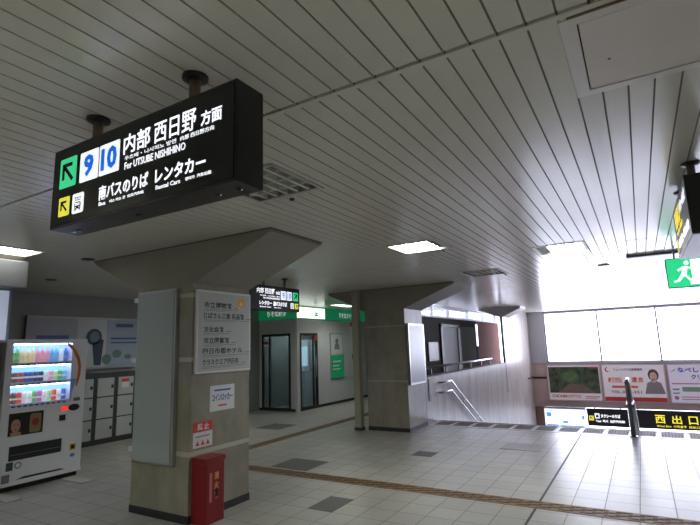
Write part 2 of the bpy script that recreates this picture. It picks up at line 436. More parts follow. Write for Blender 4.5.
# slim post by the second pillar
t = thing('slim_post', (-5.04, 8.75, 0), 'slim beige square post standing left of the second concrete pillar', 'post')
b = MB(); b.box(-5.11, -4.97, 8.68, 8.82, 0.0, H); b.build('shaft', mat('post_paint', (150, 148, 132), 0.5), t, 0.012)
b = MB(); b.box(-5.118, -4.962, 8.672, 8.828, 0, 0.06); b.build('skirting', M_SKIRT, t)

# ------------------------------------------------------------------ things on the first pillar
# blank lightbox
t = thing('blank_notice_panel', (-4.51, 3.5, 0.52), 'tall blank pale grey panel in metal frame on the near pillar', 'notice panel')
F = Plane((-4.80, 3.5, 0.52), (1, 0, 0), (0, -1, 0))
b = MB(); F.rect(b, 0, 0, 0.63, 1.80, 0.055); b.build('frame', M_ALU, t, 0.006)
b = MB(); b.box(-4.778, -4.192, 3.437, 3.446, 0.545, 2.295); b.build('panel_face', mat('blank_panel_face', (156, 164, 166), 0.4), t)
for z in (0.62, 1.55, 2.215):
    b = MB(); b.box(-4.885, -4.80, 3.46, 3.499, z, z+0.05); b.build('bracket', M_WHITE, t)

def G(y, z, x=XS): return Plane((x, y, z), (0, 1, 0), (1, 0, 0))
# guide board
t = thing('guide_board', (XS, 3.94, 1.42), 'white framed guide board listing museums and hotels in black Japanese text', 'sign board')
F = G(3.53, 1.42)
b = MB(); F.rect(b, 0, 0, 0.82, 0.88, 0.03); b.build('frame', mat('white_frame', (205, 206, 206), 0.35), t, 0.005)
b = MB(); F2 = G(3.53, 1.42, XS+0.0302); F2.rect(b, 0.025, 0.025, 0.795, 0.855, 0.001); b.build('board_face', mat('board_face_grey', (176, 178, 180), 0.45), t)
for body, u0, u1, v0, v1 in (('市立博物館', .10, .50, .69, .755), ('じばさん三重 名品館', .10, .70, .575, .64), ('文化会館', .10, .38, .43, .49),
                             ('市立図書館', .10, .465, .31, .375), ('四日市都ホテル', .09, .68, .20, .265), ('ララスクエア四日市', .09, .62, .085, .15)):
    F2.text(body, u0, v0, u1, v1, M_BLKP, t, 0.0025, 0.018)
    b = MB(); F2.rect(b, u0, v0-0.018, u1+0.1, v0-0.012, 0.002); F2.rect(b, u0, v0-0.032, u1*0.8, v0-0.028, 0.002); F2.rect(b, u1+0.04, v0+0.005, u1+0.12, v0+0.013, 0.002); b.build('caption_line', M_GRYP, t)
b = MB(); F2.ell(b, 0.66, 0.765, 0.06, 0.05, 0.002); b.build('yellow_emblem', M_YELP, t)
b = MB(); F2.ell(b, 0.655, 0.755, 0.03, 0.025, 0.003); F2.rect(b, 0.60, 0.70, 0.64, 0.72, 0.003); b.build('emblem_mark', mat('pale_yellow_print', (230, 205, 130), 0.6), t)
# coin locker paper
t = thing('coin_locker_poster', (XS, 3.94, 1.02), 'small white paper poster with blue coin locker lettering below the guide board', 'poster')
F = G(3.76, 1.02); b = MB(); F.rect(b, 0, 0, 0.36, 0.265, 0.003); b.build('sheet', M_PAPER, t)
F.text('コインロッカー', 0.03, 0.10, 0.33, 0.175, M_BLUP, t, 0.004, 0.03)
b = MB(); F.rect(b, 0.06, 0.205, 0.30, 0.222, 0.004); b.build('caption_line', M_BLUP, t)
b = MB(); F.rect(b, 0.12, 0.045, 0.24, 0.062, 0.004); b.build('red_caption', M_REDB, t)
# red notice
t = thing('prohibition_notice', (XS, 3.67, 0.68), 'small red and white prohibition notice above the extinguisher box', 'notice')
F = G(3.545, 0.69); b = MB(); F.rect(b, 0, 0, 0.255, 0.25, 0.003); b.build('sheet', M_PAPER, t)
b = MB(); F.rect(b, 0, 0.15, 0.255, 0.25, 0.004); b.build('red_header', M_REDB, t)
F.text('禁 止', 0.05, 0.165, 0.205, 0.235, M_PAPER, t, 0.0055, 0.04)
F.text('▲ ▲ ▲', 0.03, 0.02, 0.22, 0.07, M_REDB, t, 0.0045, 0.02)
b = MB(); F.rect(b, 0.03, 0.10, 0.22, 0.112, 0.004); b.build('caption_line', M_GRYP, t)
# extinguisher box
t = thing('fire_extinguisher_box', (-3.86, 3.65, 0), 'red metal fire extinguisher box standing against the near pillar', 'fire extinguisher box')
b = MB(); b.box(-3.972, -3.785, 3.53, 3.79, 0, 0.60); b.build('body', M_RED, t, 0.006)
b = MB(); b.box(-3.977, -3.775, 3.523, 3.797, 0.565, 0.612); b.build('lid', mat('lid_red', (128, 20, 26), 0.4), t, 0.004)
b = MB(); b.box(-3.7855, -3.778, 3.55, 3.775, 0.03, 0.55); b.build('door', M_RED, t, 0.003)
F = G(3.53, 0.03, -3.778)
for ch, v in (('消', 0.37), ('火', 0.28), ('器', 0.19)): F.text(ch, 0.115, v, 0.175, v+0.07, mat('gold_print', (214, 160, 80), 0.5), t, 0.001, 0.03)
b = MB(); b.box(-3.778, -3.767, 3.66, 3.69, 0.24, 0.31); b.build('handle', M_BLACK, t, 0.003)
b = MB(); F.rect(b, 0.055, 0.17, 0.085, 0.44, 0.001); b.build('printed_column', mat('pink_print', (190, 110, 120), 0.5), t)

# lightbox on second pillar
t = thing('pillar_lightbox', (XS, 9.27, 0.87), 'glossy pale advertising lightbox on the right side of the second pillar', 'lightbox')
F = G(8.87, 0.87); b = MB(); F.rect(b, 0, 0, 0.80, 1.20, 0.05); b.build('frame', M_ALU, t, 0.006)
b = MB(); b.box(XS+0.0502, XS+0.052, 8.91, 9.63, 0.91, 2.03); b.build('poster_face', mat('glossy_poster', (140, 140, 154), 0.34), t)

# parapet end strip and balustrade
t = thing('balustrade_rail', (XS-0.1, 9.9, 0.965), 'steel balustrade rail on short posts along the stairwell parapet', 'railing')
b = MB(); b.tube([(XS-0.1, 9.80, 1.14), (XS-0.1, 15.4, 1.14), (XS-0.1, 15.5, 1.10)], 0.03, 12); b.build('rail', M_STEEL, t, smooth=True)
for y in (10.32, 11.3, 12.28, 13.25, 14.25, 15.2):
    b = MB(); b.box(XS-0.115, XS-0.085, y-0.02, y+0.02, 0.965, 1.12); b.build('post', M_DKMET, t)
b = MB(); b.box(XS, XS+0.012, 9.86, 9.96, 0.46, 0.92)
tag(b.build('parapet_end_plate', M_DKMET), 'dark vertical metal plate on the end of the parapet beside second pillar', 'metal plate')

# stair handrails on the wall
t = thing('stair_handrail', (XS, 10.6, 0.6), 'double steel handrail following the stairs down the left wall', 'handrail')
sl = rise/run
for dz, y1 in ((0.80, 10.52), (0.585, 10.47)):
    b = MB(); q = XS + 0.075
    b.tube([(XS, y1, dz), (q-0.02, y1+0.005, dz), (q, y1+0.03, dz), (q, 11.07, dz), (q, 11.13, dz-0.02), (q, 17.6, dz-0.02-6.47*sl)], 0.021, 12)
    b.build('rail', M_STEEL, t, smooth=True)
for y in (11.9, 13.2, 14.6, 16.0):
    z = 0.78 - (y-11.13)*sl
    b = MB(); b.tube([(XS, y, z-0.06), (XS+0.075, y, z-0.06), (XS+0.075, y, z)], 0.009, 8)
    b.tube([(XS+0.075, y, z-0.06), (XS+0.075, y, z-0.21)], 0.009, 8); b.build('bracket', M_STEEL, t)

# centre handrail, seen end-on
t = thing('centre_handrail', (-0.30, 9.75, 0), 'steel centre handrail with bright end cap at the top of the stairs', 'handrail')
b = MB()
b.tube([(-0.30, 9.72, 0.0), (-0.30, 9.72, 0.86), (-0.30, 9.74, 0.90), (-0.30, 9.80, 0.905), (-0.30, 10.4, 0.905), (-0.30, 17.7, 0.905-7.3*sl)], 0.034, 12); b.build('rail', mat('dull_rail_metal', (104, 102, 110), 0.4), t, smooth=True)
for s in (-1, 1):
    b = MB(); q = -0.30 + s*0.045
    b.tube([(-0.30, 9.735, 0.52), (q, 9.76, 0.50), (q, 10.4, 0.50), (q, 17.7, 0.50-7.3*sl)], 0.022, 10); b.build('side_rail', MATS['dull_rail_metal'], t, smooth=True)
for i in range(5):
    y = 10.7 + i*1.6; z = -(int((y-ST)/run)+1)*rise
    b = MB(); b.tube([(-0.30, y, z), (-0.30, y, 0.9-(y-10.4)*sl)], 0.02, 8); b.build('post', M_ALU, t)
b = MB(); b.lathe(-0.30, 9.72, [(0.07, 0.0), (0.07, 0.012), (0.04, 0.02)]); b.build('base_plate', M_STEEL, t)
b = MB(); b.lathe(-0.30, 9.72, [(0.035, 0.87), (0.04, 0.885), (0.036, 0.905), (0.018, 0.92)], 14); b.build('end_cap', M_STEEL, t, smooth=True)

# ------------------------------------------------------------------ passage fittings on wall x=-5.2
PX = -5.2
F = G(0, 0, PX)
t = thing('framed_notice', (PX, 13.4, 1.2), 'small dark framed notice on the grey passage wall left of the glass door', 'notice')
b = MB(); F.rect(b, 13.02, 1.17, 13.78, 1.70, 0.03); b.build('frame', M_DKMET, t)
b = MB(); b.box(PX+0.03, PX+0.032, 13.1, 13.7, 1.23, 1.64); b.build('sheet', mat('grey_sheet', (58, 58, 60), 0.4), t)
b = MB()
b.box(PX, PX+0.05, 14.05, 14.17, 0, 2.22); b.box(PX, PX+0.05, 15.62, 15.86, 0, 2.22); b.box(PX, PX+0.05, 14.05, 15.86, 2.15, 2.24)
fr = struct('door_1', b, M_DKMET)
b = MB(); b.box(PX+0.005, PX+0.02, 14.17, 15.62, 0.02, 2.15); struct('door_1', b, mat('frosted_door_glass', (138, 142, 142), 0.6))
b = MB(); b.box(PX+0.02, PX+0.06, 14.3, 15.5, 1.0, 1.05); struct('door_1', b, M_STEEL)
b = MB(); b.box(PX, PX+0.03, 15.9, 17.6, 0, 2.2); struct('door_2', b, mat('grey_green_door', (84, 86, 72), 0.8, spec=0.2))
t = thing('bright_slit_panel', (PX, 17.8, 1.5), 'narrow glowing panel standing in for a bright window slit beside the red-brown wall', 'light')  # glowing panel stands in for a bright window slit
b = MB(); b.box(PX, PX+0.04, 17.68, 17.92, 1.5, 2.32); b.build('housing', M_WHITE, t)
b = MB(); b.box(PX+0.04, PX+0.043, 17.70, 17.90, 1.53, 2.29); b.build('lit_face', mat('slit_glow', (225, 230, 255), 0.4, emit=2.5), t)

# ------------------------------------------------------------------ ceiling fittings
labels = {'a': 'lit square ceiling light in front of the second pillar', 'b': 'lit ceiling light nearest the bright windows, with a dark end',
 'c': 'lit ceiling light at the left edge above the vending machine', 'd': 'unlit louvred ceiling light behind the big hanging sign',
 'e': 'unlit louvred ceiling light above the stairs approach', 'f': 'added unseen ceiling light behind the viewer on the right', 'g': 'added unseen ceiling light behind the viewer in the middle',
 'h': 'added unseen ceiling light behind the viewer on the left', 'i': 'added unseen ceiling light out on the right side', 'j': 'added ceiling light above the lockers, hidden behind the near pillar',
 'm': 'added unseen ceiling light behind the viewer, left of the big hanging sign', 'n': 'added unseen ceiling light near the back wall on the left', 'o': 'added unseen ceiling light near the back wall in the middle',
 'k': 'lit long ceiling light above the bank booth door', 'l': 'lit ceiling light in the far passage'}
for k, (x0, x1, y0, y1, kind) in FIT.items():
    t = thing('ceiling_light', ((x0+x1)/2, (y0+y1)/2, H), labels[k], 'ceiling light', 'recessed ceiling lights')
    b = MB(); w_ = 0.025
    for q in ((x0-0.01, x1+0.01, y0-0.01, y0+w_), (x0-0.01, x1+0.01, y1-w_, y1+0.01), (x0-0.01, x0+w_, y0+w_, y1-w_), (x1-w_, x1+0.01, y0+w_, y1-w_)):
        b.box(*q, H-0.006, H+0.006)
    for q in ((x0, x1, y0, y0+0.008), (x0, x1, y1-0.008, y1), (x0, x0+0.008, y0, y1), (x1-0.008, x1, y0, y1)):
        b.box(*q, H+0.006, H+0.12)
    b.box(x0, x1, y0, y1, H+0.12, H+0.13)
    b.build('frame', mat('fitting_frame', (165, 163, 155), 0.4), t)
    if kind == 'lit':
        xe = x1 - 0.13; xs = x0 + 0.03
    elif kind == 'lit2':
        xs = x0 + 0.16; xe = x1 - 0.03
    else: xs = xe = None
    if xs is not None:
        b = MB(); b.box(xs, xe, y0+0.03, y1-0.03, H+0.03, H+0.036); b.build('diffuser', M_TUBE if k != 'c' else mat('dim_light_diffuser', (252, 255, 244), 0.5, emit=16.0), t)
        b = MB()
        for i in range(1, 4):
            xx = xs + (xe-xs)*i/4; b.box(xx-0.003, xx+0.003, y0+0.03, y1-0.03, H, H+0.03)
        yy = (y0+y1)/2; b.box(xs, xe, yy-0.004, yy+0.004, H, H+0.03)
        b.build('louvre', M_LOUV, t)
        b = MB()
        if kind == 'lit': b.box(xe+0.01, x1-0.026, y0+0.03, y1-0.03, H+0.01, H+0.02)
        else: b.box(x0+0.026, xs-0.01, y0+0.03, y1-0.03, H+0.01, H+0.02)
        b.build('cover_plate', mat('dark_cover_plate', (58, 56, 54), 0.5), t)
    else:
        b = MB()
        for i in range(1, 6):
            xx = x0 + (x1-x0)*i/6; b.box(xx-0.012, xx+0.012, y0+0.03, y1-0.03, H+0.0, H+0.05)
        for i in range(1, 4):
            yy = y0 + (y1-y0)*i/4; b.box(x0+0.03, x1-0.03, yy-0.004, yy+0.004, H+0.002, H+0.05)
        b.build('louvre', M_LOUV, t)
        b = MB()
        for i in range(2): 
            xx = x0 + (x1-x0)*(0.3+0.4*i); b.tube([(xx, y0+0.05, H+0.08), (xx, y1-0.05, H+0.08)], 0.014, 8)
        b.build('tube', mat('unlit_tube', (190, 190, 190), 0.3), t, smooth=True)
# hatch
x0, x1, y0, y1 = HATCH
t = thing('ceiling_hatch', ((x0+x1)/2, (y0+y1)/2, H), 'large off-white access hatch in the ceiling, top right', 'hatch')
b = MB()
for q in ((x0-0.03, x1+0.03, y0-0.015, y0+0.03), (x0-0.03, x1+0.03, y1-0.03, y1+0.02), (x0-0.03, x0+0.028, y0+0.03, y1-0.03), (x1-0.028, x1+0.03, y0+0.03, y1-0.03)): b.box(*q, H-0.006, H+0.01)
b.build('frame', mat('hatch_frame', (206, 200, 194), 0.4), t)
b = MB(); b.box(x0+0.034, x1-0.034, y0+0.036, y1-0.036, H-0.004, H+0.008); b.build('panel', mat('hatch_panel', (216, 207, 202), 0.55, var=0.03, scale=3), t)
b = MB(); b.lathe(0.02, 2.15, [(0.006, H-0.006), (0.006, H-0.003)], 8); b.build('screw', M_DKMET, t)
b = MB(); b.box(x0, x1, y0-0.028, y0-0.016, H-0.005, H-0.001); b.build('rusty_edge', mat('rust_brown', (110, 84, 56), 0.7), t)
# little round detectors / speakers
for (xx, yy, r, lb) in ((-0.38, 8.61, 0.085, 'small round dark ceiling vent close to the bright windows'), (-5.65, 3.35, 0.075, 'small round ceiling vent left of the near pillar'),
                        (-7.6, 3.95, 0.08, 'small round ceiling vent above the vending machine'), (-2.21, 2.90, 0.02, 'tiny black ceiling sensor next to the unlit light'),
                        (-2.0, 5.72, 0.012, 'tiny ceiling sensor beside the lit light'), (-1.9, 8.55, 0.018, 'tiny ceiling sensor near the far louvred light'),
                        (-6.99, 7.8, 0.02, 'tiny ceiling sensor above the small hanging sign'), (-7.0, 9.2, 0.13, 'round ceiling speaker in front of the bank booth')):
    b = MB(); b.lathe(xx, yy, [(r*0.6, H-0.018), (r, H-0.01), (r, H-0.0005)], 16)
    tag(b.build('ceiling_vent', M_DKMET if r < 0.1 else M_CAP), lb, 'ceiling vent')
b = MB(); b.box(-0.05, 0.9, 7.9, 8.06, H-0.03, H-0.001)
tag(b.build('ceiling_rail', mat('rail_grey', (120, 118, 124), 0.4)), 'grey shallow ceiling rail behind the exit sign', 'ceiling rail')

# ------------------------------------------------------------------ hanging signs
def arrow(F, mb, u, v, s, l, flip=1):      # arrow pointing up and to the viewer's left (flip=-1: right)
    P = lambda a, c: (u + flip*a*s, v + c*s)
    F.slab(mb, [P(*q) for q in ((-0.5, 0.5), (0.35, 0.5), (0.35, 0.30), (-0.3, 0.30))][::1], l)
    F.slab(mb, [P(*q) for q in ((-0.5, 0.5), (-0.3, 0.5), (-0.3, -0.35), (-0.5, -0.35))], l)
    F.slab(mb, [P(*q) for q in ((-0.36, 0.22), (-0.22, 0.36), (0.5, -0.36), (0.36, -0.5))], l)
def bus(F, t, u0, v0, u1, v1, l):
    w_, h_ = u1-u0, v1-v0; X = lambda a: u0 + a*w_; Y = lambda a: v0 + a*h_
    b = MB(); F.rrect(b, u0, v0, u1, v1, 0.12*w_, l); b.build('bus_panel', M_LIT_W, t)
    b = MB()
    F.rrect(b, X(.22), Y(.22), X(.78), Y(.56), 0.01, l+.001)
    F.rect(b, X(.25), Y(.13), X(.37), Y(.22), l+.001); F.rect(b, X(.63), Y(.13), X(.75), Y(.22), l+.001)
    for a in (.3, .5, .7): F.ell(b, X(a), Y(.78), 0.06*w_, 0.05*h_, l+.001)
    F.rect(b, X(.28), Y(.64), X(.72), Y(.68), l+.001)
    b.build('bus_symbol', M_BLACKF, t)
    b = MB(); F.rect(b, X(.3), Y(.38), X(.7), Y(.5), l+.0016); F.ell(b, X(.34), Y(.29), .04*w_, .03*h_, l+.0016); F.ell(b, X(.66), Y(.29), .04*w_, .03*h_, l+.0016); b.build('bus_symbol_window', M_LIT_W, t)
def hanger(t, x, y, ztop):
    b = MB(); b.lathe(x, y, [(0.03, H-0.02), (0.055, H-0.012), (0.055, H)], 18); b.build('ceiling_flange', M_DKMET, t)
    b = MB(); b.tube([(x, y, ztop-0.005), (x, y, H-0.01)], 0.024, 12); b.build('hanger_pipe', M_TAN, t, smooth=True)

# big sign
t = thing('hanging_direction_sign', (-1.79, 1.295, 2.25), 'large black hanging sign with platform numbers 9 and 10', 'sign')
b = MB(); b.box(-2.40, -1.18, 1.222, 1.37, 2.25, 2.65); b.build('housing', M_BLACK, t, 0.004)
b = MB(); b.box(-2.39, -1.19, 1.2185, 1.2222, 2.262, 2.638); b.build('face', M_BLACKF, t)
for xx in (-2.33, -2.28, -1.83, -1.35, -1.24):
    b = MB(); b.lathe(xx, 1.30, [(0.012, 2.244), (0.014, 2.2498)], 10); b.build('screw', M_STEEL if xx < -2.3 else M_BLACKF, t)
hanger(t, -1.50, 1.305, 2.65); hanger(t, -2.185, 1.305, 2.65)
F = Plane((0, 1.2185, 0), (1, 0, 0), (0, -1, 0))
b = MB(); F.rrect(b, -2.33, 2.44, -2.195, 2.588, 0.008, 0.002); b.build('green_panel', M_LIT_G, t)
b = MB(); arrow(F, b, -2.262, 2.514, 0.095, 0.003); b.build('arrow_symbol', M_BLACKF, t)
for u0, u1, s in ((-2.163, -2.022, '9'), (-2.012, -1.868, '10')):
    b = MB(); F.rrect(b, u0, 2.439, u1, 2.583, 0.006, 0.002); pnl = b.build('number_panel', M_LIT_W, t)
    a = 0.032 if s == '9' else 0.014
    F.text(s, u0+a, 2.458, u1-a, 2.566, M_LIT_B, t, 0.0035, 0.045, name='platform_number')
b = MB(); F.rrect(b, -2.322, 2.301, -2.235, 2.393, 0.006, 0.002); b.build('yellow_panel', M_LIT_Y, t)
b = MB(); arrow(F, b, -2.278, 2.347, 0.055, 0.003); b.build('arrow_symbol', M_BLACKF, t)
bus(F, t, -2.208, 2.297, -2.120, 2.392, 0.002)
for body, u0, u1, v0, v1, bo in (('内部', -1.838, -1.662, 2.500, 2.590, .01), ('西日野', -1.636, -1.388, 2.500, 2.590, .006), ('方面', -1.361, -1.250, 2.502, 2.562, .018),
    ('우츠베・니시히노 방면', -1.827, -1.50, 2.472, 2.491, -.004), ('内部 西日野方向', -1.475, -1.29, 2.472, 2.491, -.004), ('For UTSUBE NISHIHINO', -1.825, -1.445, 2.430, 2.462, .008),
    ('南バスのりば', -2.002, -1.664, 2.324, 2.390, .014), ('レンタカー', -1.620, -1.332, 2.326, 2.388, .02),
    ('Bus', -1.998, -1.950, 2.299, 2.316, .008), ('버스 타는 곳  公共汽车站', -1.92, -1.69, 2.300, 2.314, .005), ('Rental Cars', -1.614, -1.47, 2.298, 2.316, .006), ('렌터카  汽车出租', -1.44, -1.30, 2.300, 2.314, .005)):
    F.text(body, u0, v0, u1, v1, M_LET_W, t, 0.002, bo)

# small sign, facing +x
t = thing('hanging_direction_sign', (-5.0, 6.03, 2.25), 'smaller black hanging sign near the bank booth with a green arrow panel', 'sign')
b = MB(); b.box(-5.07, -4.935, 5.42, 6.65, 2.25, 2.64); b.build('housing', M_BLACK, t, 0.004)
hanger(t, -5.0, 5.80, 2.64); hanger(t, -5.0, 6.33, 2.64)
F = G(0, 0, -4.935)
for body, u0, u1, v0, v1, bo in (('内部', 5.57, 5.727, 2.510, 2.590, .01), ('西日野', 5.757, 5.99, 2.505, 2.59, .02), ('方面', 6.017, 6.12, 2.507, 2.56, .03),
    ('우츠베・니시히노 방면', 5.64, 6.12, 2.462, 2.485, .02), ('For UTSUBE NISHIHINO', 5.72, 6.12, 2.425, 2.452, .03), ('レンタカー', 5.628, 5.92, 2.330, 2.395, .04),
    ('南バスのりば', 5.962, 6.30, 2.322, 2.397, .04), ('Rental Cars', 5.64, 5.90, 2.292, 2.312, .02), ('Bus 버스', 5.98, 6.15, 2.288, 2.308, .02)):
    F.text(body, u0, v0, u1, v1, M_LET_W, t, 0.003, bo)
for u0, u1, s in ((6.146, 6.275, '9'), (6.300, 6.430, '10')):
    b = MB(); F.rect(b, u0, 2.432, u1, 2.575, 0.003); b.build('number_panel', M_LIT_W, t)
    a = 0.035 if s == '9' else 0.016
    F.text(s, u0+a, 2.455, u1-a, 2.552, M_LIT_B, t, 0.0045, 0.02, name='platform_number')
b = MB(); F.rect(b, 6.464, 2.432, 6.602, 2.575, 0.003); b.build('green_panel', M_LIT_G, t)
b = MB(); arrow(F, b, 6.533, 2.503, 0.09, 0.005, -1); b.build('arrow_symbol', M_BLACKF, t)
b = MB(); F.rect(b, 6.515, 2.301, 6.608, 2.390, 0.003); b.build('yellow_panel', M_LIT_Y, t)
b = MB(); arrow(F, b, 6.56, 2.345, 0.055, 0.005, -1); b.build('arrow_symbol', M_BLACKF, t)
bus(F, t, 6.403, 2.301, 6.485, 2.393, 0.003)

# sign on the right edge, facing -x
t = thing('hanging_direction_sign', (0.42, 4.26, 2.285), 'black hanging sign at the right edge with yellow exit lettering, seen end-on', 'sign')
b = MB(); b.box(0.352, 0.50, 3.67, 4.86, 2.285, 2.67); b.build('housing', M_BLACK, t, 0.004)
b = MB(); b.box(0.36, 0.492, 3.68, 4.85, 2.279, 2.2855); b.build('underside_panel', mat('underside_grey', (120, 112, 124), 0.4), t)
hanger(t, 0.42, 3.87, 2.67); hanger(t, 0.42, 4.65, 2.67)
F = Plane((0.352, 0, 0), (0, -1, 0), (-1, 0, 0))
b = MB(); F.rect(b, -4.83, 2.33, -4.74, 2.43, 0.003); b.build('yellow_panel', M_LIT_Y, t)
F.text('西出口', -4.68, 2.49, -4.25, 2.63, M_LET_Y, t, 0.003, .04)
F.text('タクシーのりば', -4.20, 2.53, -3.74, 2.61, M_LET_W, t, 0.003, .04)
F.text('West Exit  서쪽출구', -4.68, 2.44, -4.1, 2.475, M_LET_Y, t, 0.003, .02)
F.text('市民公園・総合会館', -4.65, 2.335, -3.74, 2.40, M_LET_W, t, 0.003, .04)

# emergency exit sign
t = thing('emergency_exit_sign', (0.6, 7.6, 2.28), 'green emergency exit sign with running figure at right edge', 'sign')
b = MB(); b.box(0.385, 0.90, 7.6, 7.72, 2.265, 2.66); b.build('housing', mat('exit_housing', (120, 124, 126), 0.4), t, 0.004)
for xx in (0.5, 0.78):
    b = MB(); b.tube([(xx, 7.66, 2.655), (xx, 7.66, H-0.002)], 0.012, 8); b.build('hanger_pipe', M_ALU, t)
F = Plane((0, 7.6, 0), (1, 0, 0), (0, -1, 0))
b = MB(); F.rect(b, 0.397, 2.277, 0.888, 2.648, 0.002); b.build('green_panel', mat('exit_green', (40, 200, 130), 0.5, emit=1.1), t)
wm = mat('exit_white', (235, 255, 245), 0.5, emit=1.3)
b = MB()
F.rect(b, 0.66, 2.30, 0.86, 2.625, 0.003)
b.build('door_symbol', wm, t)
b = MB()
F.ell(b, 0.615, 2.585, 0.026, 0.028, 0.0045)
F.slab(b, [(0.545, 2.43), (0.60, 2.41), (0.625, 2.54), (0.575, 2.545)], 0.0045)
F.slab(b, [(0.575, 2.54), (0.585, 2.52), (0.52, 2.48), (0.505, 2.50)], 0.0045); F.slab(b, [(0.61, 2.54), (0.615, 2.515), (0.67, 2.50), (0.675, 2.52)], 0.0045)
F.slab(b, [(0.58, 2.42), (0.605, 2.42), (0.655, 2.36), (0.635, 2.345)], 0.0045); F.slab(b, [(0.635, 2.365), (0.66, 2.37), (0.655, 2.30), (0.635, 2.30)], 0.0045)
F.slab(b, [(0.545, 2.44), (0.58, 2.42), (0.53, 2.36), (0.505, 2.375)], 0.0045); F.slab(b, [(0.52, 2.375), (0.53, 2.352), (0.46, 2.335), (0.455, 2.357)], 0.0045)
b.build('running_figure', wm, t)

# ------------------------------------------------------------------ bank booth
BX, BY = -7.98, 10.61
GREEN = mat('booth_green', (20, 135, 85), 0.35, emit=0.35)
t = thing('bank_booth', (-8.6, 12.5, 0), 'white corner bank booth with green fascia and dark glass doors', 'booth')
b = MB()
b.box(-9.298, -9.2, BY, BY+0.1, 0, 2.45); b.box(-8.2, BX, BY, BY+0.1, 0, 2.45); b.box(-9.2, -8.2, BY, BY+0.1, 2.06, 2.45)
b.build('wall_panel', mat('booth_grey_panel', (206, 208, 212), 0.4), t)
b = MB(); b.box(BX-0.1, BX, BY+0.1, BY+0.13, 0, 2.45); b.box(BX-0.1, BX, 11.58, 17.0, 0, 2.45); b.box(BX-0.1, BX, 10.74, 11.58, 2.06, 2.45)
b.box(-9.298, BX-0.1, 16.9, 17.0, 0, 2.45)
b.build('wall_panel', M_KIOSK, t)
b = MB(); b.box(BX-0.06, BX+0.012, BY-0.012, BY+0.06, 0, 2.45); b.build('corner_post', M_WHITE, t)
b = MB(); b.box(-9.298, BX+0.03, BY-0.03, BY+0.1, 2.45, H-0.001); b.build('fascia', GREEN, t)
b = MB(); b.box(BX-0.1, BX+0.03, BY+0.1, 17.0, 2.45, H-0.001); b.build('fascia', GREEN, t)
b = MB(); b.box(BX+0.03, BX+0.034, BY-0.02, 11.95, 2.47, H-0.03); b.build('lit_fascia_panel', mat('lit_fascia', (235, 245, 235), 0.5, emit=1.6), t)
b = MB(); b.box(-9.295, BX, BY+0.0, 17, 2.44, 2.46); b.build('booth_ceiling', M_WHITE, t)
FB = Plane((0, BY-0.03, 0), (1, 0, 0), (0, -1, 0)); FX = G(0, 0, BX+0.034)
GW = mat('fascia_white_print', (225, 235, 232), 0.5, emit=0.35)
FB.text('りそな銀行', -8.98, 2.53, -8.30, 2.70, GW, t, 0.003, 0.04)
G(0, 0, BX+0.03).text('りそなクイック', 12.75, 2.52, 13.75, 2.70, GW, t, 0.003, 0.04)
b = MB(); FX.slab(b, [(11.42, 2.54), (11.46, 2.54), (11.46, 2.74), (11.42, 2.74)], 0.003); FX.slab(b, [(11.42, 2.54), (11.6, 2.54), (11.6, 2.58), (11.42, 2.58)], 0.003); FX.ell(b, 11.53, 2.62, 0.05, 0.03, 0.003); b.build('fascia_emblem', GREEN, t)
b = MB(); b.box(-9.298, BX+0.008, BY-0.008, BY, 0, 0.07); b.box(BX, BX+0.008, 11.58, 17, 0, 0.07); b.build('skirting', M_SKIRT, t)
# doors
def gdoor(pl, u0, u1, vt, mull):
    d = MB()
    pl.rect(d, u0, 0.0, u0+0.06, vt, 0.04); pl.rect(d, u1-0.06, 0, u1, vt, 0.04); pl.rect(d, u0+0.06, vt-0.07, u1-0.06, vt, 0.04); pl.rect(d, u0+0.06, 0.0, u1-0.06, 0.09, 0.04)
    for q in mull: pl.rect(d, q-0.025, 0.09, q+0.025, vt-0.07, 0.04)
    dd = d.build('glass_door', M_DKMET, t)
    g = MB(); pl2 = Plane(pl.p(0, 0, 0.015), pl.u, pl.n); pl2.rect(g, u0+0.06, 0.09, u1-0.06, vt-0.07, 0.008); g.build('glass_pane', M_DGLASS, dd)
    h_ = MB(); q = mull[0] + 0.07; h_.tube([pl.p(q, 0.85, 0.07), pl.p(q, 1.45, 0.07)], 0.012, 8); h_.tube([pl.p(q, 0.9, 0.03), pl.p(q, 0.9, 0.07)], 0.007, 6); h_.tube([pl.p(q, 1.4, 0.03), pl.p(q, 1.4, 0.07)], 0.007, 6)
    h_.build('handle', M_STEEL, dd)
gdoor(Plane((0, BY+0.03, 0), (1, 0, 0), (0, -1, 0)), -9.2, -8.2, 2.06, [-8.93])
gdoor(Plane((BX-0.03, 0, 0), (0, 1, 0), (1, 0, 0)), 10.74, 11.58, 2.06, [11.38])
b = MB(); FB2 = Plane((0, BY-0.012, 0), (1, 0, 0), (0, -1, 0)); FB2.rect(b, -9.13, 1.78, -8.97, 1.86, 0.003); b.build('red_sticker', M_REDB, t); b = MB(); G(0, 0, BX+0.012).rect(b, 11.42, 1.86, 11.54, 2.0, 0.003); b.build('red_sticker', M_REDB, t)
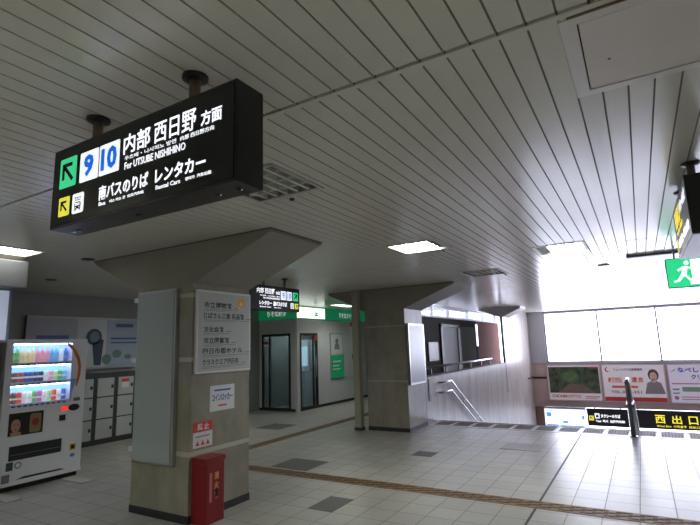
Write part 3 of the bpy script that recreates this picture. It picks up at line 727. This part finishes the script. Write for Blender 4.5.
# cash machines inside
for i, y in enumerate((12.0, 12.75, 13.5)):
    a = thing('cash_machine', (-9.0, y, 0), ['cash machine just inside the booth door', 'cash machine in the middle of the booth', 'cash machine at the back of the booth'][i], 'cash machine', 'cash machines in the booth')
    b = MB(); b.box(-9.28, -8.75, y, y+0.6, 0, 0.95); b.box(-9.28, -9.0, y, y+0.6, 0.95, 1.9); b.build('body', M_WHITE, a, 0.01)
    b = MB(); b.box(-9.0, -8.995, y+0.1, y+0.5, 1.1, 1.7); b.build('screen', mat('cash_machine_screen', (190, 215, 235), 0.4, emit=1.6), a)
    b = MB(); b.box(-8.97, -8.80, y+0.15, y+0.45, 0.95, 0.96); b.build('keypad', M_DKMET, a)
b = MB(); b.box(-8.9, -8.4, 11.0, 12.6, 2.41, 2.435)
tag(b.build('booth_ceiling_light', mat('booth_light', (240, 248, 255), 0.5, emit=9)), 'lit panel on the ceiling inside the bank booth', 'ceiling light')
# booth poster
t = thing('booth_poster', (BX, 12.6, 0.7), 'tall framed poster, white above green, on the white booth wall', 'poster')
F = G(0, 0, BX); b = MB(); F.rect(b, 12.22, 0.70, 12.96, 2.07, 0.02); b.build('frame', M_ALU, t)
F = G(0, 0, BX+0.02)
b = MB(); F.rect(b, 12.26, 1.42, 12.92, 2.03, 0.002); b.build('upper_sheet', M_PAPER, t)
b = MB(); F.rect(b, 12.26, 0.74, 12.92, 1.40, 0.002); b.build('green_sheet', GREEN, t)
b = MB(); F.ell(b, 12.59, 1.82, 0.09, 0.09, 0.004); F.slab(b, [(12.48, 1.74), (12.70, 1.74), (12.74, 1.58), (12.44, 1.58)], 0.004); b.build('figure_drawing', M_GRYP, t)
b = MB(); F.rect(b, 12.34, 1.2, 12.80, 1.25, 0.004); F.rect(b, 12.34, 1.08, 12.7, 1.12, 0.004); F.rect(b, 12.34, 0.98, 12.74, 1.02, 0.004); b.build('caption_line', M_PAPER, t)
b = MB(); b.box(BX, BX+0.05, 13.5, 13.75, 1.25, 1.42); tag(b.build('intercom_box', M_GRYP), 'small grey box on the white booth wall right of the poster', 'wall box')
b = MB(); b.box(BX, BX+0.06, 13.45, 13.62, 2.28, 2.42); tag(b.build('alarm_lamp', M_REDB), 'small red alarm lamp under the green fascia', 'alarm lamp')

# ------------------------------------------------------------------ left wall: advertising panel and lockers
t = thing('wall_advert', (-9.3, 5.5, 1.36), 'wide pale framed advertising panel above the coin lockers', 'advert')
F = G(0, 0, -9.3); b = MB(); F.rect(b, 4.45, 1.38, 6.98, 2.38, 0.05); b.build('frame', M_ALU, t)
F = G(0, 0, -9.25)
b = MB(); F.rect(b, 4.49, 1.42, 5.35, 2.34, 0.002); b.build('left_sheet', mat('ad_grey_lilac', (166, 166, 176), 0.4), t)
b = MB(); F.rect(b, 5.36, 1.42, 5.95, 2.34, 0.002); b.build('middle_sheet', mat('ad_pale', (188, 190, 196), 0.4), t)
b = MB(); F.rect(b, 5.96, 1.42, 6.94, 2.34, 0.002); b.build('right_sheet', mat('ad_blue_grey', (150, 162, 182), 0.4), t)
b = MB(); F.ell(b, 5.70, 2.00, 0.16, 0.16, 0.004); F.slab(b, [(5.66, 1.95), (5.9, 1.95), (5.86, 1.45), (5.72, 1.45)], 0.004); b.build('dark_figure', mat('ad_dark_blue', (52, 64, 88), 0.4), t)
b = MB(); F.ell(b, 5.71, 2.0, 0.10, 0.11, 0.005); b.build('figure_highlight', mat('ad_teal', (90, 118, 130), 0.4), t)
b = MB(); F.rect(b, 6.15, 2.20, 6.55, 2.27, 0.004); F.rect(b, 4.62, 1.96, 5.2, 2.03, 0.004); F.rect(b, 4.62, 1.83, 5.1, 1.88, 0.004); F.rect(b, 6.05, 1.95, 6.8, 1.99, 0.004); F.rect(b, 6.05, 1.87, 6.7, 1.90, 0.004); b.build('blue_caption', mat('ad_blue_print', (70, 96, 150), 0.5), t)
b = MB(); F.ell(b, 6.2, 1.66, 0.1, 0.08, 0.004); F.ell(b, 6.45, 1.6, 0.08, 0.05, 0.004); F.ell(b, 5.98, 1.56, 0.1, 0.1, 0.004); b.build('green_drawing', mat('ad_green', (100, 128, 116), 0.5), t)
M_LOCK = mat('locker_door_grey', (172, 176, 176), 0.35); M_LOCKF = mat('locker_frame_dark', (58, 60, 62), 0.4)
lockers = None; names = ['left end of the locker row, hidden behind the vending machine', 'second in the locker row, behind the vending machine', 'third in the locker row, behind the vending machine edge',
  'coin locker column just right of the vending machine', 'coin locker column with a red notice on its upper door', 'coin locker column left of the near pillar edge', 'coin locker column behind the near pillar', 'last coin locker column behind the near pillar']
for i in range(8):
    y = 4.31 + i*0.42
    t = thing('coin_locker', (-9.1, y+0.21, 0), names[i], 'coin locker', 'coin lockers along the left wall')
    b = MB(); b.box(-9.298, -8.93, y+0.001, y+0.419, 0, 1.31); b.build('body', M_LOCKF, t)
    for z0, z1 in ((0.10, 0.46), (0.47, 0.86), (0.87, 1.22)):
        b = MB(); b.box(-8.93, -8.915, y+0.05, y+0.385, z0, z1-0.012); d = b.build('door', M_LOCK, t, 0.003)
        b = MB(); b.box(-8.915, -8.90, y+0.33, y+0.365, (z0+z1)/2-0.03, (z0+z1)/2+0.03); b.build('lock', M_DKMET, d)
    if i == 4:
        b = MB(); b.box(-8.915, -8.912, y+0.12, y+0.28, 1.0, 1.17); b.build('paper_notice', M_PAPER, t)
        b = MB(); b.box(-8.912, -8.911, y+0.12, y+0.28, 1.11, 1.17); b.build('red_header', M_REDB, t)

# left edge column and header boxes
w = MB(); w.box(-7.75, -6.95, 1.9, 3.05, 0, H); struct('wall_partition', w, mat('beige_partition', (120, 112, 100), 0.5, var=0.05))
t = thing('header_box', (-6.3, 2.4, 2.43), 'pale grey header box hanging from the ceiling at the left edge', 'header box')
b = MB(); b.box(-6.6, -6.0, 1.2, 2.86, 2.43, 2.74); b.build('housing', mat('header_grey', (96, 96, 100), 0.4), t, 0.01)
b = MB(); b.box(-6.58, -6.02, 1.22, 2.84, 2.74, H-0.001); b.build('dark_spacer', M_DKMET, t)  # dark inset block between header and ceiling
t = thing('white_lightbox', (-6.5, 2.3, 1.85), 'bluish white box below the grey header at the left edge', 'lightbox')
b = MB(); b.box(-6.9, -6.2, 1.3, 2.80, 1.82, 2.429); b.build('housing', mat('pale_box', (150, 156, 170), 0.4), t, 0.008)
b = MB(); b.box(-6.2, -6.197, 1.33, 2.77, 1.85, 2.41); b.build('lit_face', mat('dim_lit_face', (190, 200, 225), 0.4, emit=0.45), t)

# ------------------------------------------------------------------ vending machine
VX = -7.0
t = thing('vending_machine', (-7.35, 3.69, 0), 'white drinks vending machine with lit display and orange stripe', 'vending machine')
VW = mat('vending_white', (240, 241, 248), 0.3); y0, y1 = 3.155, 4.215
wy0, wy1, wz0, wz1 = 3.235, 4.00, 1.02, 1.83
b = MB()
b.box(-7.72, VX-0.2, y0, y1, 0.07, 1.885)                                # cabinet
b.box(VX-0.2, VX, y0, wy0, 0.07, 1.885); b.box(VX-0.2, VX, wy1, y1, 0.07, 1.885)
b.box(VX-0.2, VX, wy0, wy1, 0.07, wz0); b.box(VX-0.2, VX, wy0, wy1, wz1, 1.885)
b.build('body', VW, t)
b = MB(); b.box(-7.70, VX-0.05, y0+0.02, y1-0.02, 0.0, 0.07); b.build('plinth', M_BLACK, t)
F = G(0, 0, VX)
b = MB(); F.slab(b, [(y0+0.07, 0.072), (4.06, 0.072), (4.0, 0.085), (3.5, 0.10), (3.4, 0.09)], 0.002); F.slab(b, [(3.38, 0.125), (4.0, 0.125), (3.94, 0.145), (3.48, 0.15)], 0.002); b.build('kick_recess', M_BLACK, t)
b = MB(); b.box(VX-0.002, VX+0.025, y0, y1, 0.07, 0.11); b.build('bottom_lip', VW, t, 0.004)
# backlit rear wall, shelves
b = MB(); b.box(VX-0.198, VX-0.19, wy0, wy1, wz0, wz1); b.build('backlight', mat('display_backlight', (140, 190, 255), 0.5, emit=0.8), t)
shz = [(1.545, 1.58), (1.29, 1.325), (1.02, 1.055)]
tops = [wz1, 1.545, 1.29]
b = MB()
for z0, z1 in shz: b.box(VX-0.19, VX-0.006, wy0, wy1, z0, z1)
b.build('display_shelf', mat('shelf_white', (225, 232, 245), 0.35), t)
for tz in tops:
    b = MB(); b.box(VX-0.06, VX-0.035, wy0+0.02, wy1-0.02, tz-0.02, tz-0.004); b.build('light_tube', mat('display_tube', (205, 225, 255), 0.4, emit=7), t)
b = MB(); b.box(VX-0.005, VX-0.002, wy0, wy1, wz0, wz1); b.build('display_glass', M_GLASS, t)
for r_, (z0, z1) in enumerate(shz):
    nb = 10
    for i in range(nb):
        yy = wy0 + 0.03 + i*(wy1-wy0-0.05)/nb
        b = MB(); b.box(VX-0.002, VX+0.006, yy, yy+0.042, z0-0.002, z0+0.014); b.build('selection_button', mat('button_navy', (30, 50, 120), 0.4), t)
# orange arc and blue swoosh
b = MB()
outer = [(3.93, 1.835), (3.99, 1.80), (4.06, 1.72), (4.115, 1.62), (4.14, 1.50), (4.135, 1.38), (4.11, 1.28), (4.09, 1.22)]
inner = [(4.075, 1.24), (4.085, 1.30), (4.10, 1.40), (4.10, 1.50), (4.075, 1.60), (4.03, 1.68), (4.005, 1.73), (3.93, 1.80)]
for k in range(7):
    a, c = outer[k], outer[k+1]; d_, e_ = inner[6-k], inner[7-k]
    F.slab(b, [a, c, d_, e_], 0.003)
b.build('orange_stripe', mat('orange_print', (232, 120, 50), 0.45), t)
b = MB(); F.slab(b, [(4.0, 1.33), (4.085, 1.33), (4.06, 1.24), (4.03, 1.15), (4.02, 1.03), (4.0, 1.03)], 0.003); b.build('blue_stripe', mat('light_blue_print', (130, 175, 235), 0.45), t)
# coin panel
b = MB(); F.ell(b, 4.07, 0.935, 0.075, 0.045, 0.012); b.build('coin_return_knob', M_BLACK, t)
b = MB(); F.rect(b, 3.90, 0.91, 3.99, 0.955, 0.006); b.build('price_display', mat('red_digits', (230, 40, 25), 0.4, emit=1.4), t)
b = MB(); F.rect(b, 3.88, 0.775, 3.96, 0.85, 0.008); b.build('note_slot', M_BLACK, t)
b = MB(); F.rect(b, 4.06, 1.02, 4.15, 1.065, 0.006); b.build('coin_slot', M_GRYP, t)
# face advert
t2 = t
b = MB(); F.rect(b, 3.25, 0.665, 3.667, 0.945, 0.005); b.build('photo_panel', mat('photo_dark', (42, 36, 34), 0.35), t)
FP = G(0, 0, VX+0.005)
b = MB(); FP.ell(b, 3.335, 0.79, 0.055, 0.085, 0.002); FP.rect(b, 3.28, 0.668, 3.40, 0.71, 0.002); b.build('photo_face', mat('photo_skin', (196, 150, 128), 0.5), t)
b = MB(); FP.ell(b, 3.335, 0.865, 0.06, 0.04, 0.003, a0=0, a1=PI); FP.ell(b, 3.315, 0.805, 0.009, 0.006, 0.003, 10); FP.ell(b, 3.357, 0.805, 0.009, 0.006, 0.003, 10); FP.ell(b, 3.335, 0.74, 0.016, 0.006, 0.003, 10); b.build('photo_hair_and_eyes', mat('photo_hair', (26, 20, 20), 0.5), t)
b = MB(); FP.rrect(b, 3.50, 0.68, 3.64, 0.92, 0.03, 0.002); b.build('photo_can', mat('photo_gold', (150, 130, 90), 0.4), t)
b = MB(); FP.ell(b, 3.57, 0.81, 0.045, 0.05, 0.003); b.build('photo_can_badge', mat('photo_red', (170, 62, 50), 0.4), t)
# pick-up slot
b = MB(); F.rect(b, 3.28, 0.365, 3.93, 0.54, 0.004); b.build('dispensing_flap', mat('flap_dark', (48, 50, 54), 0.25), t)
b = MB(); G(0, 0, VX+0.004).rect(b, 3.30, 0.43, 3.91, 0.435, 0.004); b.build('flap_edge', M_GRYP, t)
b = MB(); F.rect(b, 4.05, 0.36, 4.13, 0.44, 0.002); b.build('orange_sticker', M_YELP, t)
b = MB(); G(0, 0, VX+0.002).rect(b, 4.065, 0.375, 4.115, 0.425, 0.001); b.build('sticker_mark', M_BLACK, t)
b = MB(); F.ell(b, 4.09, 0.29, 0.035, 0.025, 0.002); b.build('blue_sticker', mat('blue_sticker', (110, 150, 205), 0.5), t)
b = MB(); F.rect(b, 3.26, 0.25, 3.34, 0.35, 0.002); b.build('green_sticker', mat('dark_green_sticker', (60, 84, 76), 0.5), t)
b = MB()
F.ell(b, 3.40, 0.30, 0.042, 0.04, 0.002); b.build('recycling_mark', mat('green_ring', (90, 120, 100), 0.5), t)
b = MB(); G(0, 0, VX+0.002).ell(b, 3.40, 0.30, 0.030, 0.028, 0.001); b.build('recycling_mark_centre', VW, t)
b = MB(); F.rect(b, 3.22, 0.11, 3.31, 0.21, 0.002); b.build('grey_label', M_GRYP, t)
# foot pads
for i, (xx, yy, lb) in enumerate(((-6.62, 3.99, 'flat pale pad under the right front foot of the vending machine'), (-6.62, 3.12, 'flat pale pad at the left front foot of the vending machine'))):
    b = MB(); b.box(xx-0.34, xx+0.14, yy-0.06, yy+0.10, 0, 0.018); tag(b.build('foot_pad', mat('pad_white', (190, 188, 180), 0.5), None, 0.004), lb, 'pad')

# drinks in the display
rows = [
 ('bottle', 1.58, 0.20, ['green']*2 + ['cream']*3 + ['pink']*3 + ['light blue']*2 + ['white']*1 + ['blue']*1),
 ('can', 1.325, 0.145, ['brown', 'brown', 'dark red', 'dark blue', 'dark blue', 'navy', 'navy', 'white', 'pink', 'pale green', 'green', 'light blue']),
 ('can', 1.055, 0.16, ['dark red', 'brown', 'red', 'white', 'white', 'green', 'violet', 'white', 'pale green', 'red', 'white', 'blue'])]
DC = {'green': (90, 160, 80), 'cream': (225, 205, 150), 'pink': (228, 140, 165), 'light blue': (90, 170, 230), 'white': (232, 235, 240), 'blue': (50, 90, 190), 'brown': (95, 62, 45),
      'dark red': (150, 50, 50), 'dark blue': (40, 60, 130), 'navy': (35, 38, 70), 'pale green': (175, 210, 150), 'red': (220, 60, 50), 'violet': (190, 90, 170)}
ordn = ['first', 'second', 'third', 'fourth', 'fifth', 'sixth', 'seventh', 'eighth', 'ninth', 'tenth', 'eleventh', 'last']
protos = {}
shelfn = ['top', 'middle', 'bottom']
for r_, (kind, z, h_, cols) in enumerate(rows):
    for i, c in enumerate(cols):
        yy = wy0 + 0.035 + i*(wy1-wy0-0.07)/11; xx = VX - 0.105
        lb = '%s drink %s on the %s vending shelf, %s from the left' % (c, kind, shelfn[r_], ordn[i])
        key = (kind, c, h_)
        if key in protos:
            dup(protos[key], (xx, yy, z), lb); continue
        nm = 'drink_bottle' if kind == 'bottle' else 'drink_can'
        d = thing(nm, (xx, yy, z), lb, 'drink', 'sample drinks on the %s vending shelf' % shelfn[r_]); protos[key] = d
        r = 0.031
        m_ = mat('drink_' + c.replace(' ', '_'), tuple(int(v*0.8+45) for v in DC[c]), 0.3, emit=0.3)
        if kind == 'bottle':
            b = MB(); b.lathe(xx, yy, [(r*0.9, z), (r, z+0.01), (r, z+0.12), (r*0.45, z+0.165), (r*0.4, z+0.18)], 12); b.build('body', m_, d, smooth=True)
            b = MB(); b.lathe(xx, yy, [(r*0.5, z+0.18), (r*0.5, z+0.20)], 10); b.build('cap', mat('cap_white', (230, 230, 230), 0.4), d)
            b = MB(); b.lathe(xx, yy, [(r*1.03, z+0.04), (r*1.03, z+0.09)], 12); b.build('wrap_label', mat('wrap_' + c.replace(' ', '_'), tuple(int(v*0.6+90) for v in DC[c]), 0.4, emit=0.25), d)
        else:
            b = MB(); b.lathe(xx, yy, [(r*0.85, z), (r, z+0.01), (r, z+h_-0.03), (r*0.8, z+h_-0.015)], 12); b.build('body', m_, d, smooth=True)
            b = MB(); b.lathe(xx, yy, [(r*1.02, z+0.05), (r*1.02, z+0.075)], 12); b.build('printed_band', mat('can_band', (225, 225, 220), 0.4, emit=0.2), d)
        d['group'] = 'sample drinks in the vending machine display'

# ------------------------------------------------------------------ far wall adverts and lower signs
F = Plane((0, YF, 0), (1, 0, 0), (0, -1, 0)); F1 = Plane((0, YF-0.04, 0), (1, 0, 0), (0, -1, 0))
def board(u0, u1, label, face):
    t = thing('wall_advert', ((u0+u1)/2, YF, -0.75), label, 'advert', 'adverts below the big windows')
    b = MB(); F.rect(b, u0, -0.72, u1, 0.67, 0.04); b.build('frame', mat('advert_frame', (205, 190, 196), 0.4), t)
    b = MB(); F1.rect(b, u0+0.04, -0.68, u1-0.04, 0.63, 0.002); b.build('face', face, t)
    return t
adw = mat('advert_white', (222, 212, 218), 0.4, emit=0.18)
t = board(-3.42, -1.50, 'advert with a dark green forest photograph, left of the three', adw)
b = MB(); F1.rect(b, -3.36, -0.42, -1.56, 0.58, 0.003); b.build('forest_photo', mat('forest_photo', (30, 38, 30), 0.5, var=0.5, scale=4, rgb2=(84, 98, 72), detail=8), t)
b = MB(); F1.slab(b, [(-3.1, -0.42), (-1.7, -0.42), (-2.1, -0.1), (-2.6, -0.05)], 0.005); b.build('forest_path', mat('forest_path', (128, 108, 96), 0.6, var=0.2, scale=6), t)
b = MB(); F1.ell(b, -2.55, 0.2, 0.3, 0.22, 0.005); b.build('sunlit_leaves', mat('sunlit_leaves', (96, 122, 78), 0.6, var=0.5, scale=9), t)
F1.text('OKAM', -3.3, -0.60, -2.75, -0.48, mat('orange_letters', (226, 120, 50), 0.5), t, 0.004, .04)
F1.text('OTTO', -2.72, -0.60, -2.25, -0.48, mat('orange_letters', (226, 120, 50), 0.5), t, 0.004, .04)
b = MB(); F1.rect(b, -2.1, -0.56, -1.6, -0.53, 0.004); F1.rect(b, -2.1, -0.62, -1.7, -0.60, 0.004); F1.rect(b, -1.9, 0.52, -1.6, 0.57, 0.006); b.build('caption_line', M_REDB, t)
t = board(-1.46, 0.60, 'pink and white advert with a woman in grey and orange lettering', adw)
b = MB(); F1.rect(b, -1.42, -0.68, 0.56, -0.53, 0.004); b.build('red_footer', M_REDB, t)
FO = mat('advert_orange_print', (232, 104, 64), 0.5)
F1.text('相続', -1.27, -0.02, -0.80, 0.19, FO, t, 0.004, .025); F1.text('遺言', -0.50, 0.0, -0.1, 0.2, FO, t, 0.004, .025)
F1.text('フェニックス法務事務所', -1.05, 0.42, -0.1, 0.52, mat('mauve_print', (120, 90, 120), 0.5), t, 0.004, .03)
F1.text('TEL.059-351', -1.2, -0.40, -0.2, -0.30, M_GRYP, t, 0.004, .03)
b = MB(); F1.rect(b, -1.15, -0.2, -0.3, -0.12, 0.004); b.build('orange_caption', FO, t)
b = MB(); F1.ell(b, -1.25, 0.47, 0.09, 0.09, 0.004); b.build('round_emblem', M_REDB, t)
b = MB(); F1.ell(b, -1.22, 0.48, 0.07, 0.075, 0.005); b.build('emblem_cutout', adw, t)
b = MB(); F1.ell(b, 0.22, 0.27, 0.17, 0.21, 0.004); b.build('portrait_hair', mat('portrait_hair', (110, 84, 84), 0.5), t)
b = MB(); F1.ell(b, 0.22, 0.22, 0.115, 0.15, 0.006); F1.rect(b, 0.17, 0.0, 0.27, 0.12, 0.006); b.build('portrait_face', mat('portrait_skin', (226, 182, 168), 0.5), t)
b = MB(); F1.slab(b, [(-0.1, -0.40), (0.0, -0.02), (0.14, 0.06), (0.30, 0.06), (0.44, -0.02), (0.54, -0.40)], 0.005); b.build('portrait_jacket', mat('portrait_grey', (150, 140, 146), 0.6), t)
b = MB(); F1.ell(b, 0.18, 0.24, 0.018, 0.01, 0.0075, 8); F1.ell(b, 0.26, 0.24, 0.018, 0.01, 0.0075, 8); F1.ell(b, 0.22, 0.14, 0.03, 0.01, 0.0075, 8); b.build('portrait_eyes_and_mouth', mat('portrait_dark', (110, 60, 60), 0.5), t)
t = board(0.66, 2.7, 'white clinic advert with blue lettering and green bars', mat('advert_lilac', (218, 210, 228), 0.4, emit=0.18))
VB = mat('violet_blue_print', (70, 70, 170), 0.5)
F1.text('なべしま歯科', 0.98, 0.36, 2.25, 0.54, VB, t, 0.004, .04); F1.text('クリニック', 1.35, 0.12, 2.2, 0.29, VB, t, 0.004, .04)
b = MB(); F1.slab(b, [(0.74, 0.36), (0.84, 0.44), (0.95, 0.5), (0.88, 0.42)], 0.004); F1.rect(b, 1.05, -0.30, 2.5, -0.14, 0.004); b.build('green_bar', mat('grey_green_print', (140, 160, 140), 0.5), t)
b = MB(); F1.rect(b, 0.76, -0.05, 2.5, -0.01, 0.004); F1.ell(b, 0.85, -0.52, 0.07, 0.07, 0.004); F1.rect(b, 1.0, -0.50, 2.4, -0.47, 0.004); F1.rect(b, 1.0, -0.58, 2.2, -0.55, 0.004); b.build('pink_line', mat('pink_line_print', (205, 120, 150), 0.5), t)
b = MB(); F1.rect(b, 0.76, -0.25, 0.96, -0.20, 0.004); F1.rect(b, 0.76, -0.38, 0.96, -0.34, 0.004); b.build('grey_caption', M_GRYP, t)

LY = 20.75; FL = Plane((0, LY, 0), (1, 0, 0), (0, -1, 0))
def lower(u0, u1, label):
    t = thing('hanging_exit_sign', ((u0+u1)/2, LY+0.1, -1.58), label, 'sign', 'black signs above the lower exit')
    b = MB(); b.box(u0, u1, LY, LY+0.18, -1.56, -0.94); b.build('housing', M_BLACK, t, 0.005)
    for xx in (u0+0.25, u1-0.25):
        b = MB(); b.tube([(xx, LY+0.09, -1.0), (xx, LY+0.30, -1.0), (xx, LY+0.5, -0.93)], 0.02, 8); b.build('hanger_pipe', M_DKMET, t)
    return t
t = lower(-2.08, -0.72, 'black lit sign with a yellow panel and taxi lettering above the exit')
b = MB(); FL.rect(b, -2.02, -1.36, -1.86, -1.19, 0.004); b.build('yellow_panel', M_LIT_Y, t)
b = MB(); FL.rect(b, -1.82, -1.28, -1.66, -1.10, 0.004); b.build('white_panel', M_LIT_W, t)
b = MB(); arrow(FL, b, -1.94, -1.275, 0.1, 0.006); b.build('arrow_symbol', M_BLACKF, t)
b = MB(); FL.rrect(b, -1.79, -1.24, -1.69, -1.18, 0.01, 0.006); FL.rect(b, -1.77, -1.18, -1.71, -1.14, 0.006); b.build('taxi_symbol', M_BLACKF, t)
FL.text('タクシーのりば', -1.62, -1.25, -0.98, -1.12, M_LET_W, t, 0.004, .04)
FL.text('Taxi  택시  出租汽车站', -1.80, -1.42, -0.85, -1.32, M_LET_W, t, 0.004, .03)
t = lower(-0.66, 2.1, 'wide black lit sign with large yellow west exit characters')
FL.text('西', 0.10, -1.36, 0.40, -1.08, M_LET_Y, t, 0.004, .012); FL.text('出', 0.60, -1.36, 0.88, -1.08, M_LET_Y, t, 0.004, .012); FL.text('口', 1.08, -1.36, 1.34, -1.09, M_LET_Y, t, 0.004, .012)
FL.text('West Exit  서쪽출구  西出口', 0.12, -1.49, 1.36, -1.41, M_LET_Y, t, 0.004, .012)
t = thing('area_map_lightbox', (-2.9, LY, -1.7), 'bright white and blue lightbox left of the black exit signs', 'lightbox')
b = MB(); b.box(-3.60, -2.12, LY, LY+0.18, -1.9, -0.94); b.build('housing', M_ALU, t)
b = MB(); FL.rect(b, -3.58, -1.88, -2.14, -0.99, 0.004); b.build('lit_face', mat('map_lit_face', (225, 238, 255), 0.4, emit=1.5), t)
b = MB()
FL.rect(b, -3.52, -1.28, -3.34, -1.12, 0.006); FL.rect(b, -3.50, -1.06, -3.25, -1.03, 0.006); FL.rect(b, -2.95, -1.5, -2.75, -1.42, 0.006); FL.rect(b, -3.05, -1.64, -2.2, -1.58, 0.006); FL.rect(b, -3.54, -1.62, -3.1, -1.56, 0.006); FL.rect(b, -2.26, -1.35, -2.18, -1.2, 0.006)
b.build('map_marks', mat('map_blue', (110, 160, 220), 0.4, emit=0.7), t)
b = MB(); b.box(-3.6, -2.12, LY+0.18, YF, -1.05, -0.962) ; b.build('mounting_rail', M_DKMET, t)
